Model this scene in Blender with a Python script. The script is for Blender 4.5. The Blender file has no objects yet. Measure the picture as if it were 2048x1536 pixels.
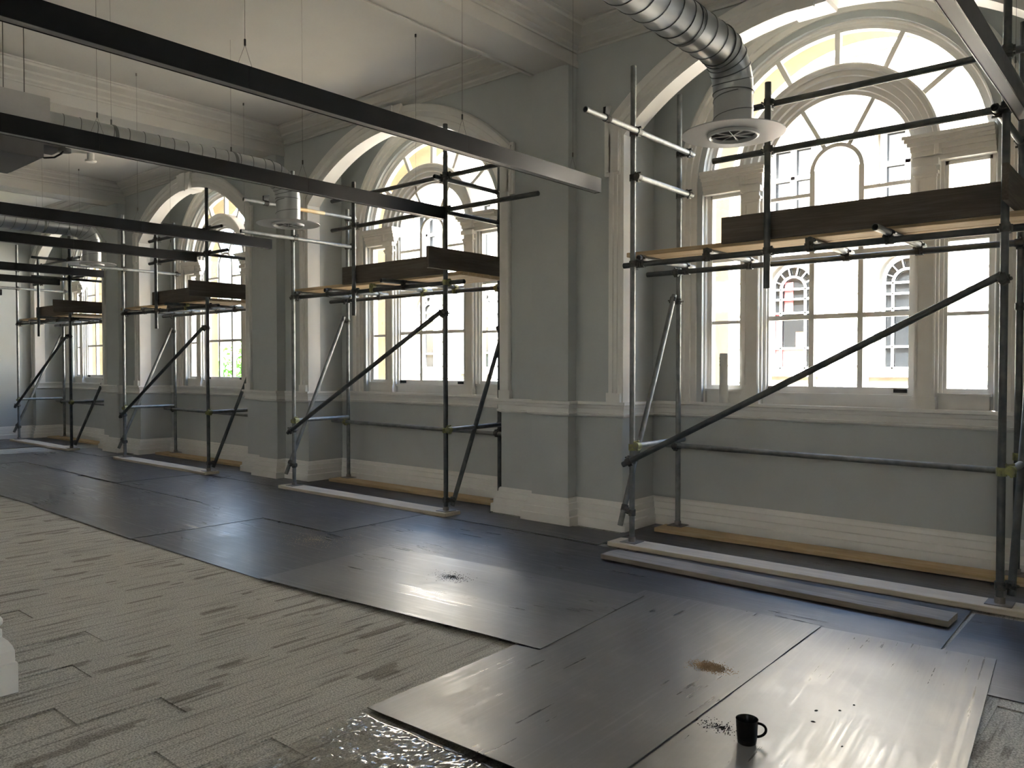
import bpy, bmesh, math, random
from math import sin, cos, pi, radians, sqrt, atan2
from mathutils import Vector, Matrix, noise
random.seed(7)
sc = bpy.context.scene
COL = sc.collection

# ------------------------------------------------------------------ camera
cam = bpy.data.cameras.new('camera'); co = bpy.data.objects.new('camera', cam); COL.objects.link(co)
FPX = 1586.0; YAW = radians(40.562); PIT = radians(1.265); HC = 1.55
cam.sensor_fit = 'HORIZONTAL'; cam.sensor_width = 36.0; cam.lens = 36.0 * FPX / 2048
co.location = (0, 0, HC); co.rotation_euler = (pi / 2 - PIT, 0, YAW)
cam.clip_start = 0.05; cam.clip_end = 500
sc.camera = co

# ------------------------------------------------------------------ world, sun, exposure
w = bpy.data.worlds.new('sky'); sc.world = w; w.use_nodes = True
nt = w.node_tree; nt.nodes.clear()
o_ = nt.nodes.new('ShaderNodeOutputWorld'); b_ = nt.nodes.new('ShaderNodeBackground'); s_ = nt.nodes.new('ShaderNodeTexSky')
s_.sky_type = 'NISHITA'; s_.sun_disc = False; s_.sun_elevation = radians(48); s_.sun_rotation = radians(200)
s_.air_density = 1.0; s_.dust_density = 4.0; s_.ozone_density = 1.0
nt.links.new(s_.outputs[0], b_.inputs[0]); nt.links.new(b_.outputs[0], o_.inputs[0])
b_.inputs[1].default_value = 1.0
sun = bpy.data.lights.new('sun', 'SUN'); so = bpy.data.objects.new('sun', sun); COL.objects.link(so)
sun.energy = 32.0; sun.angle = radians(0.6); sun.color = (1.0, 0.98, 0.955)
so.rotation_euler = Vector((0.25, 1.0, -1.15)).to_track_quat('-Z', 'Y').to_euler()
vs = sc.view_settings
vs.view_transform = 'Standard'; vs.look = 'None'; vs.gamma = 1.0; vs.exposure = 2.34; vs.use_curve_mapping = False
cy = sc.cycles
cy.use_denoising = True; cy.max_bounces = 5; cy.diffuse_bounces = 4; cy.glossy_bounces = 3; cy.transparent_max_bounces = 12
cy.caustics_reflective = False; cy.caustics_refractive = False; cy.sample_clamp_indirect = 6.0; cy.blur_glossy = 1.0

# ------------------------------------------------------------------ dimensions (metres; x along window wall, y towards it)
DP = 6.35; DR = 6.91; GL = 7.02          # pier face, recess wall, glass
BC0 = -2.33; BP = 4.99                   # first bay centre, bay pitch
HW = 1.735                               # half width of arched opening
ZC = 4.78; ZB = 4.47                     # ceiling, beam soffit
XF = -19.22; XR = 9.95; YB = -4.2        # far wall, right wall, back wall
PW = 0.227; PD = 0.136                   # pilaster half width / depth
BAYS = [-2, -1, 0, 1, 2, 3]
def bc(k): return BC0 - BP * k

# ------------------------------------------------------------------ materials
def mat(name, col, rough=0.6, metal=0.0, spec=0.5):
    m = bpy.data.materials.new(name); m.use_nodes = True
    p = m.node_tree.nodes['Principled BSDF']
    p.inputs['Base Color'].default_value = (*col, 1); p.inputs['Roughness'].default_value = rough
    p.inputs['Metallic'].default_value = metal; p.inputs['Specular IOR Level'].default_value = spec
    return m
def N(m, t, **kw):
    n = m.node_tree.nodes.new(t)
    for k, v in kw.items():
        if k in n.inputs: n.inputs[k].default_value = v
        else: setattr(n, k, v)
    return n
def LK(m, a, b): m.node_tree.links.new(a, b)
def coords(m, scale=(1, 1, 1), rnd=False):
    tc = N(m, 'ShaderNodeTexCoord'); mp = N(m, 'ShaderNodeMapping'); mp.inputs['Scale'].default_value = scale
    LK(m, tc.outputs['Object'], mp.inputs['Vector'])
    if rnd:
        oi = N(m, 'ShaderNodeObjectInfo'); mu = N(m, 'ShaderNodeMath', operation='MULTIPLY'); mu.inputs[1].default_value = 37.0
        LK(m, oi.outputs['Random'], mu.inputs[0]); LK(m, mu.outputs[0], mp.inputs['Location'])
    return mp.outputs['Vector']
def ramp(m, fac, stops):
    r = N(m, 'ShaderNodeValToRGB'); e = r.color_ramp.elements
    while len(e) < len(stops): e.new(0.5)
    for i, (p, c) in enumerate(stops):
        e[i].position = p; e[i].color = (*c, 1) if len(c) == 3 else c
    LK(m, fac, r.inputs[0]); return r.outputs[0]
def noisy(name, c0, c1, scale=(1, 1, 1), nscale=5.0, rough=(0.5, 0.6), metal=0.0, detail=6, bump=0.0, rnd=False, lo=0.3, hi=0.7, spec=0.5):
    m = mat(name, c0, rough[0], metal, spec); p = m.node_tree.nodes['Principled BSDF']
    v = coords(m, scale, rnd); n = N(m, 'ShaderNodeTexNoise', Scale=nscale, Detail=detail)
    LK(m, v, n.inputs['Vector'])
    LK(m, ramp(m, n.outputs['Fac'], [(lo, c0), (hi, c1)]), p.inputs['Base Color'])
    LK(m, ramp(m, n.outputs['Fac'], [(lo, (rough[0],) * 3), (hi, (rough[1],) * 3)]), p.inputs['Roughness'])
    if bump:
        b = N(m, 'ShaderNodeBump', Strength=bump, Distance=0.004); LK(m, n.outputs['Fac'], b.inputs['Height']); LK(m, b.outputs[0], p.inputs['Normal'])
    return m
M = {}
M['wall'] = noisy('grey_wall_paint', (.50, .525, .515), (.53, .555, .545), detail=1, nscale=3, rough=(.55, .62))
M['white'] = noisy('white_gloss_paint', (.80, .785, .745), (.83, .82, .785), detail=1, nscale=4, rough=(.38, .48))
M['ceil'] = noisy('ceiling_paint', (.60, .59, .56), (.63, .62, .59), detail=1, nscale=2, rough=(.7, .8))
M['frame'] = noisy('window_frame_paint', (.78, .755, .70), (.82, .80, .755), detail=1, nscale=8, rough=(.4, .5))
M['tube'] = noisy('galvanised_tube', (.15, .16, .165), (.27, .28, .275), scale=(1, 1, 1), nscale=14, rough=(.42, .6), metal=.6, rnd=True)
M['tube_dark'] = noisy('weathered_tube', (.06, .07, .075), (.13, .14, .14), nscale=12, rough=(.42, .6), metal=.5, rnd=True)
M['tube_orange'] = noisy('orange_painted_tube', (.62, .33, .09), (.55, .56, .42), nscale=5, rough=(.45, .6), metal=.2)
M['coupler'] = noisy('forged_coupler', (.05, .055, .055), (.16, .16, .15), nscale=30, rough=(.5, .7), metal=.6, rnd=True)
M['coupler_y'] = noisy('yellow_sprayed_coupler', (.34, .35, .13), (.14, .14, .11), nscale=22, rough=(.5, .7), metal=.3, rnd=True)
M['plate'] = noisy('base_plate_steel', (.22, .21, .20), (.32, .30, .28), nscale=20, rough=(.5, .7), metal=.5)
M['bar'] = noisy('anodised_black', (.006, .007, .009), (.009, .010, .012), nscale=6, rough=(.30, .36), spec=.2)
M['diff'] = mat('opal_diffuser', (.30, .30, .30), .5)
M['wire'] = mat('steel_wire', (.10, .098, .092), .6)
M['duct'] = noisy('galvanised_duct', (.42, .44, .45), (.47, .49, .50), detail=1, nscale=2.5, rough=(.30, .36), metal=.9)
M['seam'] = mat('duct_seam', (.16, .17, .175), .5, .7)
M['disc'] = mat('diffuser_plate_grey', (.46, .46, .45), .45)
M['black'] = mat('dark_interior', (.012, .012, .013), .7)
M['unit'] = noisy('unit_casing', (.10, .10, .10), (.13, .13, .125), nscale=4, rough=(.45, .55), metal=.3)
M['plenum'] = noisy('plenum_sheet', (.40, .40, .39), (.46, .46, .45), nscale=5, rough=(.5, .6), metal=.3)
M['mug'] = mat('black_glaze', (.002, .002, .0025), .22, 0, .25)
M['tubew'] = mat('white_plastic', (.72, .72, .69), .4)
M['print'] = mat('black_print', (.05, .05, .05), .5)
M['pane_w'] = mat('white_timber', (.78, .78, .76), .5)
M['dkglass'] = mat('dark_window_glass', (.006, .007, .008), .08)
M['red'] = mat('red_poster', (.55, .06, .06), .6)
M['orange'] = mat('orange_poster', (.75, .28, .06), .6)
M['asph'] = noisy('street_paving', (.13, .13, .13), (.17, .17, .165), detail=1, nscale=2, rough=(.8, .9))
M['stone'] = noisy('sandstone', (.21, .15, .075), (.27, .20, .11), detail=1, nscale=5, rough=(.8, .9))
M['fstone'] = noisy('pale_ashlar', (.78, .77, .745), (.83, .825, .805), detail=1, nscale=4, rough=(.8, .9), rnd=True)
M['joint'] = noisy('recessed_joint_stone', (.34, .29, .22), (.40, .35, .27), detail=1, nscale=4, rough=(.9, .95))
M['bark'] = mat('bark', (.12, .09, .06), .9)
M['leaf'] = noisy('green_leaf', (.07, .19, .04), (.16, .33, .07), nscale=3, rough=(.5, .6))
M['sand'] = noisy('brown_grit', (.30, .20, .11), (.45, .33, .2), nscale=90, rough=(.9, .95))
M['dust'] = noisy('sawdust', (.5, .42, .3), (.6, .52, .4), nscale=90, rough=(.9, .95))
M['chip'] = mat('black_chips', (.02, .02, .02), .8)

def wood(name, c0, c1, c2):
    m = mat(name, c0, .8, 0, .15); p = m.node_tree.nodes['Principled BSDF']
    v = coords(m, (1.2, 22, 22), True); n = N(m, 'ShaderNodeTexNoise', Scale=1.6, Detail=8, Distortion=.6); LK(m, v, n.inputs['Vector'])
    v2 = coords(m, (1, 3, 3), True); n2 = N(m, 'ShaderNodeTexNoise', Scale=2.2, Detail=4); LK(m, v2, n2.inputs['Vector'])
    a = ramp(m, n.outputs['Fac'], [(.32, c0), (.55, c1), (.75, c0)])
    mx = N(m, 'ShaderNodeMixRGB', blend_type='MIX'); LK(m, ramp(m, n2.outputs['Fac'], [(.45, (0, 0, 0)), (.75, (.6, .6, .6))]), mx.inputs[0])
    LK(m, a, mx.inputs[1]); mx.inputs[2].default_value = (*c2, 1); LK(m, mx.outputs[0], p.inputs['Base Color'])
    b = N(m, 'ShaderNodeBump', Strength=.25, Distance=.003); LK(m, n.outputs['Fac'], b.inputs['Height']); LK(m, b.outputs[0], p.inputs['Normal'])
    return m
M['wood'] = wood('new_pine', (.62, .50, .34), (.52, .38, .22), (.42, .30, .18))
M['wood_pale'] = wood('pale_dusty_pine', (.68, .62, .52), (.58, .51, .41), (.46, .40, .32))
M['wood_old'] = wood('weathered_board', (.15, .13, .11), (.10, .088, .075), (.07, .062, .055))
M['wood_grey'] = wood('grimy_loose_board', (.40, .36, .31), (.30, .26, .22), (.20, .18, .16))

def sheet_mat():
    m = mat('black_floor_protection', (.03, .032, .038), .35, 0, 1.0); p = m.node_tree.nodes['Principled BSDF']
    v = coords(m, (1.1, 30, 1), True); n = N(m, 'ShaderNodeTexNoise', Scale=1.3, Detail=4, Distortion=.25); LK(m, v, n.inputs['Vector'])
    v2 = coords(m, (1, 1, 1), True); n2 = N(m, 'ShaderNodeTexNoise', Scale=1.6, Detail=5, Roughness=.65); LK(m, v2, n2.inputs['Vector'])
    a = ramp(m, n.outputs['Fac'], [(.42, (.016, .018, .022)), (.62, (.034, .036, .041)), (.78, (.085, .088, .09))])
    mx = N(m, 'ShaderNodeMixRGB', blend_type='MIX'); LK(m, ramp(m, n2.outputs['Fac'], [(.5, (0, 0, 0)), (.8, (.45, .45, .45))]), mx.inputs[0])
    LK(m, a, mx.inputs[1]); mx.inputs[2].default_value = (.13, .125, .115, 1)
    oi = N(m, 'ShaderNodeObjectInfo'); sp = N(m, 'ShaderNodeSeparateColor'); LK(m, oi.outputs['Color'], sp.inputs[0])  # object colour carries the painted window sheen along with the dust
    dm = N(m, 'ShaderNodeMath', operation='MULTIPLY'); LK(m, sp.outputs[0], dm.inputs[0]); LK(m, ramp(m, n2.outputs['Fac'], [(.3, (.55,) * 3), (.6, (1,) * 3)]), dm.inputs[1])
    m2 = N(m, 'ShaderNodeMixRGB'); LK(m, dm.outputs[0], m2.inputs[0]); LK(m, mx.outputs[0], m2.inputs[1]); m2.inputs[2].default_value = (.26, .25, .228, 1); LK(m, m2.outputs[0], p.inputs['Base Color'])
    ad = N(m, 'ShaderNodeMath', operation='ADD'); LK(m, n.outputs['Fac'], ad.inputs[0]); LK(m, n2.outputs['Fac'], ad.inputs[1])
    LK(m, ramp(m, ad.outputs[0], [(.6, (.20,) * 3), (1.3, (.40,) * 3)]), p.inputs['Roughness'])
    b = N(m, 'ShaderNodeBump', Strength=.12, Distance=.003); LK(m, n.outputs['Fac'], b.inputs['Height']); LK(m, b.outputs[0], p.inputs['Normal'])
    return m
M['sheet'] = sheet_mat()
def carpet_mat():
    m = mat('carpet_loop', (.2, .185, .165), .95, 0, .1); p = m.node_tree.nodes['Principled BSDF']
    tc = N(m, 'ShaderNodeTexCoord'); sx = N(m, 'ShaderNodeSeparateXYZ'); LK(m, tc.outputs['Object'], sx.inputs[0])
    oi = N(m, 'ShaderNodeObjectInfo')
    def strips(wid, ysc, seed, det):
        q = N(m, 'ShaderNodeMath', operation='DIVIDE'); LK(m, sx.outputs[0], q.inputs[0]); q.inputs[1].default_value = wid
        fl = N(m, 'ShaderNodeMath', operation='FLOOR'); LK(m, q.outputs[0], fl.inputs[0])
        xs2 = N(m, 'ShaderNodeMath', operation='MULTIPLY_ADD'); LK(m, fl.outputs[0], xs2.inputs[0]); xs2.inputs[1].default_value = .37; xs2.inputs[2].default_value = seed
        rr2 = N(m, 'ShaderNodeMath', operation='MULTIPLY'); LK(m, oi.outputs['Random'], rr2.inputs[0]); rr2.inputs[1].default_value = 91.0
        ys2 = N(m, 'ShaderNodeMath', operation='MULTIPLY'); LK(m, sx.outputs[1], ys2.inputs[0]); ys2.inputs[1].default_value = ysc
        cv = N(m, 'ShaderNodeCombineXYZ'); LK(m, xs2.outputs[0], cv.inputs[0]); LK(m, ys2.outputs[0], cv.inputs[1]); LK(m, rr2.outputs[0], cv.inputs[2])
        nz = N(m, 'ShaderNodeTexNoise', Scale=1.0, Detail=det); LK(m, cv.outputs[0], nz.inputs['Vector']); return nz
    n = strips(.0062, 2.0, 3.0, 2); n2 = strips(.031, 1.5, 8.0, 1)
    v3 = coords(m, (1, 1, 1)); n3 = N(m, 'ShaderNodeTexNoise', Scale=130, Detail=2); LK(m, v3, n3.inputs['Vector'])
    a = ramp(m, n.outputs['Fac'], [(.33, (.25, .24, .215)), (.43, (.42, .41, .37)), (.75, (.475, .465, .42))])
    d = ramp(m, n2.outputs['Fac'], [(.635, (1, 1, 1)), (.655, (.60, .585, .57))])
    mx = N(m, 'ShaderNodeMixRGB', blend_type='MULTIPLY'); mx.inputs[0].default_value = 1; LK(m, a, mx.inputs[1]); LK(m, d, mx.inputs[2])
    m3 = N(m, 'ShaderNodeMixRGB', blend_type='MULTIPLY'); m3.inputs[0].default_value = 1; LK(m, mx.outputs[0], m3.inputs[1])
    LK(m, ramp(m, n3.outputs['Fac'], [(.3, (.5, .5, .5)), (.7, (1.4, 1.4, 1.4))]), m3.inputs[2]); LK(m, m3.outputs[0], p.inputs['Base Color'])
    b = N(m, 'ShaderNodeBump', Strength=.5, Distance=.004); LK(m, n3.outputs['Fac'], b.inputs['Height']); LK(m, b.outputs[0], p.inputs['Normal'])
    return m
M['carpet'] = carpet_mat()
def glassy(name, tint, gl, rough):
    m = bpy.data.materials.new(name); m.use_nodes = True; t = m.node_tree; t.nodes.clear()
    o = t.nodes.new('ShaderNodeOutputMaterial'); mx = t.nodes.new('ShaderNodeMixShader'); a = t.nodes.new('ShaderNodeBsdfTransparent'); g = t.nodes.new('ShaderNodeBsdfGlossy')
    a.inputs[0].default_value = (*tint, 1); g.inputs['Roughness'].default_value = rough; g.inputs[0].default_value = (.9, .9, .9, 1)
    f = t.nodes.new('ShaderNodeLayerWeight'); f.inputs[0].default_value = .5
    pw = t.nodes.new('ShaderNodeMath'); pw.operation = 'POWER'; pw.inputs[1].default_value = 5.0; t.links.new(f.outputs['Facing'], pw.inputs[0])
    mm = t.nodes.new('ShaderNodeMath'); mm.operation = 'MULTIPLY_ADD'; mm.inputs[1].default_value = .9 - gl; mm.inputs[2].default_value = .04 + gl
    t.links.new(pw.outputs[0], mm.inputs[0]); t.links.new(mm.outputs[0], mx.inputs[0])
    t.links.new(a.outputs[0], mx.inputs[1]); t.links.new(g.outputs[0], mx.inputs[2]); t.links.new(mx.outputs[0], o.inputs[0])
    return m
M['glass'] = glassy('window_glass', (.96, .97, .96), 0.0, .03)
M['film'] = glassy('clear_polythene', (.90, .89, .86), .22, .10)

# ------------------------------------------------------------------ mesh helpers
class MB:
    def __init__(s): s.v = []; s.f = []
    def add(s, vs, fs):
        b = len(s.v); s.v += [tuple(v) for v in vs]; s.f += [tuple(b + i for i in f) for f in fs]; return s
    def box(s, x0, x1, y0, y1, z0, z1):
        return s.add([(x0, y0, z0), (x1, y0, z0), (x1, y1, z0), (x0, y1, z0), (x0, y0, z1), (x1, y0, z1), (x1, y1, z1), (x0, y1, z1)],
                     [(3, 2, 1, 0), (4, 5, 6, 7), (0, 1, 5, 4), (1, 2, 6, 5), (2, 3, 7, 6), (3, 0, 4, 7)])
    def prism(s, poly, y0, y1):                       # poly in (x,z), extruded in y
        n = len(poly)
        return s.add([(x, y0, z) for x, z in poly] + [(x, y1, z) for x, z in poly],
                     [tuple(range(n)), tuple(range(2 * n - 1, n - 1, -1))] + [(i, i + n, (i + 1) % n + n, (i + 1) % n) for i in range(n)])
    def grid(s, rows, cu=False, cv=False):            # rows of points -> quads
        n = len(rows); m = len(rows[0]); b = len(s.v)
        for r in rows: s.v += [tuple(p) for p in r]
        for i in range(n if cu else n - 1):
            for j in range(m if cv else m - 1):
                a = b + i * m + j; c = b + i * m + (j + 1) % m; d = b + ((i + 1) % n) * m + (j + 1) % m; e = b + ((i + 1) % n) * m + j
                s.f.append((a, c, d, e))
        return s
    def tube(s, a, b, r, n=12, hollow=False, caps=True):
        a = Vector(a); b = Vector(b); d = (b - a).normalized(); u = d.orthogonal().normalized(); v = d.cross(u)
        ring = lambda c, rr: [c + (u * cos(2 * pi * i / n) + v * sin(2 * pi * i / n)) * rr for i in range(n)]
        s.grid([ring(a, r), ring(b, r)], cv=True)
        if hollow:
            ri = r * .8; dep = min(.12, (b - a).length * .4)
            for c, sg in ((a, 1), (b, -1)):
                s.grid([ring(c, r), ring(c, ri)], cv=True); s.grid([ring(c, ri), ring(c + d * sg * dep, ri)], cv=True)
                s.add(ring(c + d * sg * dep, ri), [tuple(range(n))])
        elif caps:
            s.add(ring(a, r), [tuple(range(n - 1, -1, -1))]); s.add(ring(b, r), [tuple(range(n))])
        return s
    def lathe(s, prof, n=32, c=(0, 0)):               # prof (r,z)
        rows = [[(c[0] + r * cos(2 * pi * i / n), c[1] + r * sin(2 * pi * i / n), z) for i in range(n)] for r, z in prof]
        return s.grid(rows, cv=True)
    def path_tube(s, pts, r, n=8):
        pts = [Vector(p) for p in pts]; rows = []; u = None
        for i, p in enumerate(pts):
            d = (pts[min(i + 1, len(pts) - 1)] - pts[max(i - 1, 0)]).normalized()
            u = d.orthogonal().normalized() if u is None else (u - d * u.dot(d)).normalized()
            v = d.cross(u); rows.append([p + (u * cos(2 * pi * k / n) + v * sin(2 * pi * k / n)) * r for k in range(n)])
        s.grid(rows, cv=True); s.add(rows[0], [tuple(range(n))]); s.add(rows[-1], [tuple(range(n))]); return s
    def build(s, name, m, parent=None, smooth=False, origin=None, angle=40):
        me = bpy.data.meshes.new(name)
        vsx = s.v if origin is None else [(x - origin[0], y - origin[1], z - origin[2]) for x, y, z in s.v]
        me.from_pydata(vsx, [], s.f); me.materials.append(M[m] if isinstance(m, str) else m)
        bm = bmesh.new(); bm.from_mesh(me); bmesh.ops.recalc_face_normals(bm, faces=bm.faces)
        if smooth:
            bmesh.ops.remove_doubles(bm, verts=bm.verts, dist=1e-5)
            for f in bm.faces: f.smooth = True
            for e in bm.edges:
                if len(e.link_faces) == 2 and e.calc_face_angle(0) > radians(angle): e.smooth = False
        bm.to_mesh(me); bm.free()
        o = bpy.data.objects.new(name, me); COL.objects.link(o)
        if origin is not None: o.location = origin
        if parent is not None: o.parent = parent
        return o
def mitred(path, closed=False, side=1):
    n = len(path); out = []
    for i in range(n):
        P = Vector(path[i])
        ds = []
        if closed or i > 0: ds.append((P - Vector(path[i - 1])).normalized())
        if closed or i < n - 1: ds.append((Vector(path[(i + 1) % n]) - P).normalized())
        ns = [Vector((-d.y, d.x)) * side for d in ds]
        out.append((P, ns[0] if len(ns) == 1 else (ns[0] + ns[1]) / max(.2, 1 + ns[0].dot(ns[1]))))
    return out
def sweep_plan(mb, path, prof, closed=False, side=1):   # prof (offset, z)
    rows = [[(P.x + nn.x * o, P.y + nn.y * o, z) for o, z in prof] for P, nn in mitred(path, closed, side)]
    mb.grid(rows, cu=closed)
    if not closed:
        for r in (rows[0], rows[-1]): mb.add(r, [tuple(range(len(r)))])
    return mb
def sweep_wall(mb, path, prof, closed=False, side=1):   # path (x,z); prof (offset, y)
    rows = [[(P.x + nn.x * o, y, P.y + nn.y * o) for o, y in prof] for P, nn in mitred(path, closed, side)]
    mb.grid(rows, cu=closed, cv=True)
    if not closed:
        for r in (rows[0], rows[-1]): mb.add(r, [tuple(range(len(r)))])
    return mb
def tag(o, label=None, cat=None, group=None, kind=None):
    if label: o['label'] = label
    if cat: o['category'] = cat
    if group: o['group'] = group
    if kind: o['kind'] = kind
    return o
def empty(name, loc=(0, 0, 0), rz=0):
    o = bpy.data.objects.new(name, None); COL.objects.link(o); o.location = loc; o.rotation_euler.z = rz; o.empty_display_size = .1
    return o
def copy_tree(o, parent=None):
    c = o.copy(); COL.objects.link(c); c.parent = parent
    for ch in list(o.children): copy_tree(ch, c)
    return c
def arc(cx, cz, r, a0, a1, n): return [(cx + r * cos(a0 + (a1 - a0) * i / n), cz + r * sin(a0 + (a1 - a0) * i / n)) for i in range(n + 1)]

# ================================================================== ROOM SHELL
RA = 2.5; ZA = 1.92; ZS = ZA + sqrt(RA * RA - HW * HW)      # segmental arch of the bay openings
HB = 1.21; ZW0 = 1.20; ZWS = 3.25                           # window hole half width, bottom, spring
# floor slab (carpet planks are its parts)
floor = MB().box(XF, XR, YB, DR + .02, -.12, -.006).build('floor', 'carpet')
tag(floor, 'brown grey carpet plank floor of the hall', 'floor', kind='structure')
# wall with arched bays
mb = MB()
hx0 = XF; hx1 = XR
edges = [hx0]
for k in reversed(BAYS): edges += [bc(k) - HW, bc(k) + HW]
edges.append(hx1)
for i in range(0, len(edges), 2): mb.box(edges[i], edges[i + 1], DP, 7.3, 0, ZC)       # piers
for k in BAYS:
    c = bc(k); half = math.asin(HW / RA)
    pts = arc(c, ZA, RA, pi / 2 + half, pi / 2 - half, 28)
    T = .18
    for (xa, za), (xb, zb) in zip(pts[:-1], pts[1:]):
        mb.add([(xa, DP, za), (xb, DP, zb), (xb, DP, ZC), (xa, DP, ZC), (xa, DP + T, za), (xb, DP + T, zb), (xb, DP + T, ZC), (xa, DP + T, ZC)],
               [(0, 1, 2, 3), (7, 6, 5, 4), (0, 4, 5, 1)])
    # recess wall with the window hole
    for y in (DR, 7.12):
        mb.add([(c - HW, y, 0), (c + HW, y, 0), (c + HW, y, ZW0), (c - HW, y, ZW0)], [(0, 1, 2, 3)])
        for s in (-1, 1):
            mb.add([(c + s * HB, y, ZW0), (c + s * HW, y, ZW0), (c + s * HW, y, ZWS), (c + s * HB, y, ZWS)], [(0, 1, 2, 3)])
            mb.add([(c + s * HB, y, ZWS), (c + s * HW, y, ZWS), (c + s * HW, y, ZC), (c + s * HB, y, ZC)], [(0, 1, 2, 3)])
        ap = arc(c, ZWS, HB, pi, 0, 32)
        for (xa, za), (xb, zb) in zip(ap[:-1], ap[1:]):
            mb.add([(xa, y, za), (xb, y, zb), (xb, y, ZC), (xa, y, ZC)], [(0, 1, 2, 3)])
    hole = [(c - HB, ZW0)] + arc(c, ZWS, HB, pi, 0, 32) + [(c + HB, ZW0)]
    mb.grid([[(x, DR, z) for x, z in hole], [(x, 7.12, z) for x, z in hole]], cv=True)
PIL = [BC0 - BP / 2 - BP * k - .004 for k in range(-2, 3)]
for px in PIL: mb.box(px - PW, px + PW, DP - PD, DP + .01, 0, ZB + .02)
wf = mb.build('wall_front', 'wall'); tag(wf, 'grey painted window wall with deep arched bays and piers', 'wall', kind='structure')
wl = MB().box(XF - .2, XF, YB, 7.3, 0, ZC).build('wall_left', 'wall'); tag(wl, 'pale grey end wall beyond the farthest scaffold', 'wall', kind='structure')
wr = MB().box(XR, XR + .2, YB - .2, 7.3, 0, ZC).build('wall_right', 'wall'); tag(wr, 'grey end wall out of view to the right', 'wall', kind='structure')
EW = [-9.0, 1.2]; EH = .38; EZ0, EZ1 = 2.85, 3.70      # high rear windows added for fill light, unseen behind the viewer
mb = MB(); ex_ = [XF - .2] + sum([[x - EH, x + EH] for x in EW], []) + [XR + .2]
for i in range(0, len(ex_), 2): mb.box(ex_[i], ex_[i + 1], YB - .25, YB, 0, ZC)
for x in EW: mb.box(x - EH, x + EH, YB - .25, YB, 0, EZ0); mb.box(x - EH, x + EH, YB - .25, YB, EZ1, ZC)
wb = mb.build('wall_back', 'white'); tag(wb, 'white rear wall with small high windows added for fill light, behind the viewer', 'wall', kind='structure')
for i, x in enumerate(EW):
    y0, y1 = YB - .14, YB - .07
    m = MB().box(x - EH, x - EH + .06, y0, y1, EZ0, EZ1).box(x + EH - .06, x + EH, y0, y1, EZ0, EZ1).box(x - EH, x + EH, y0, y1, EZ0, EZ0 + .07).box(x - EH, x + EH, y0, y1, EZ1 - .06, EZ1).box(x - .02, x + .02, y0 + .01, y1 - .01, EZ0, EZ1)
    o = m.build('window_%d' % (7 + i), 'white'); tag(o, 'small high window number %d added to the unseen rear wall for fill light' % (i + 1), 'window', kind='structure')
    for xa, xb in ((x - EH + .06, x - .02), (x + .02, x + EH - .06)):
        for za, zb in ((EZ0 + .07, EZ1 - .06),): MB().box(xa, xb, YB - .107, YB - .103, za, zb).build('pane', 'glass', o)
ce = MB().box(XF - .2, XR + .2, YB - .2, 7.3, ZC, ZC + .25).build('ceiling', 'ceil'); tag(ce, 'plain off white plaster ceiling', 'ceiling', kind='structure')
# ceiling beams and cornice
tn = [0]
def trim(mbx, m, label, smooth=False, kind='structure', cat='trim'):
    tn[0] += 1; o = mbx.build('trim_%d' % tn[0], m, smooth=smooth, angle=30); tag(o, label, cat, kind=kind); return o
ordn = {0: 'beside the nearest window', 1: 'between the second and third windows', 2: 'between the third and farthest windows'}
for i, px in enumerate(PIL):
    k = i - 2
    b = MB().box(px - PW, px + PW, YB, DP + .01, ZB, ZC)
    for s in (-1, 1): b.box(px + s * PW - .02, px + s * PW + .02, YB, DP, ZB - .012, ZB + .05)
    trim(b, 'ceil', 'white plaster ceiling beam ' + ordn.get(k, 'out of view on the right, number %d' % (-k)), cat='beam')
xs = [XF] + sum([[p - PW, p + PW] for p in reversed(PIL)], []) + [XR]
cprof = [(0, ZC - .185), (.018, ZC - .185), (.022, ZC - .165), (.045, ZC - .15), (.05, ZC - .128), (.10, ZC - .105), (.13, ZC - .098), (.135, ZC - .075), (.19, ZC - .055), (.225, ZC - .04), (.235, ZC - .018), (.26, ZC - .014), (.26, ZC + .01), (0, ZC + .01)]
mb = MB()
for i in range(0, len(xs), 2):
    x0, x1 = xs[i], xs[i + 1]
    sweep_plan(mb, [(x0, YB), (x1, YB), (x1, DP), (x0, DP)], cprof, closed=True, side=1)
trim(mb, 'ceil', 'stepped white plaster cornice running round the ceiling bays', cat='cornice')
# plan path of the window wall (right -> left, room on the left-hand side)
path = [(XR, DP)]
for k in BAYS:
    c = bc(k); path += [(c + HW, DP), (c + HW, DR), (c - HW, DR), (c - HW, DP)]
    p = c - BP / 2 - .004
    if k < 3: path += [(p + PW, DP), (p + PW, DP - PD), (p - PW, DP - PD), (p - PW, DP)]
path.append((XF, DP)); full = path + [(XF, YB)]
bprof = [(0, .265), (.010, .265), (.020, .252), (.024, .222), (.040, .216), (.042, .160), (.060, .154), (.062, .098), (.082, .091), (.084, 0.0), (0, 0)]
bb = sweep_plan(MB(), path, bprof).build('baseboard_front', 'white'); tag(bb, 'tall stepped white skirting following the piers and window recesses', 'skirting', kind='structure')
bb = sweep_plan(MB(), [(XF, DP), (XF, YB)], bprof).build('baseboard_left', 'white'); tag(bb, 'white skirting along the far end wall', 'skirting', kind='structure')
dprof = [(0, 1.212), (.060, 1.212), (.062, 1.186), (.042, 1.180), (.038, 1.150), (.028, 1.146), (.026, 1.100), (.038, 1.094), (.034, 1.078), (.012, 1.066), (0, 1.062)]
trim(sweep_plan(MB(), path, dprof), 'white', 'moulded white dado rail at sill height along the window wall', cat='dado rail')

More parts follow.
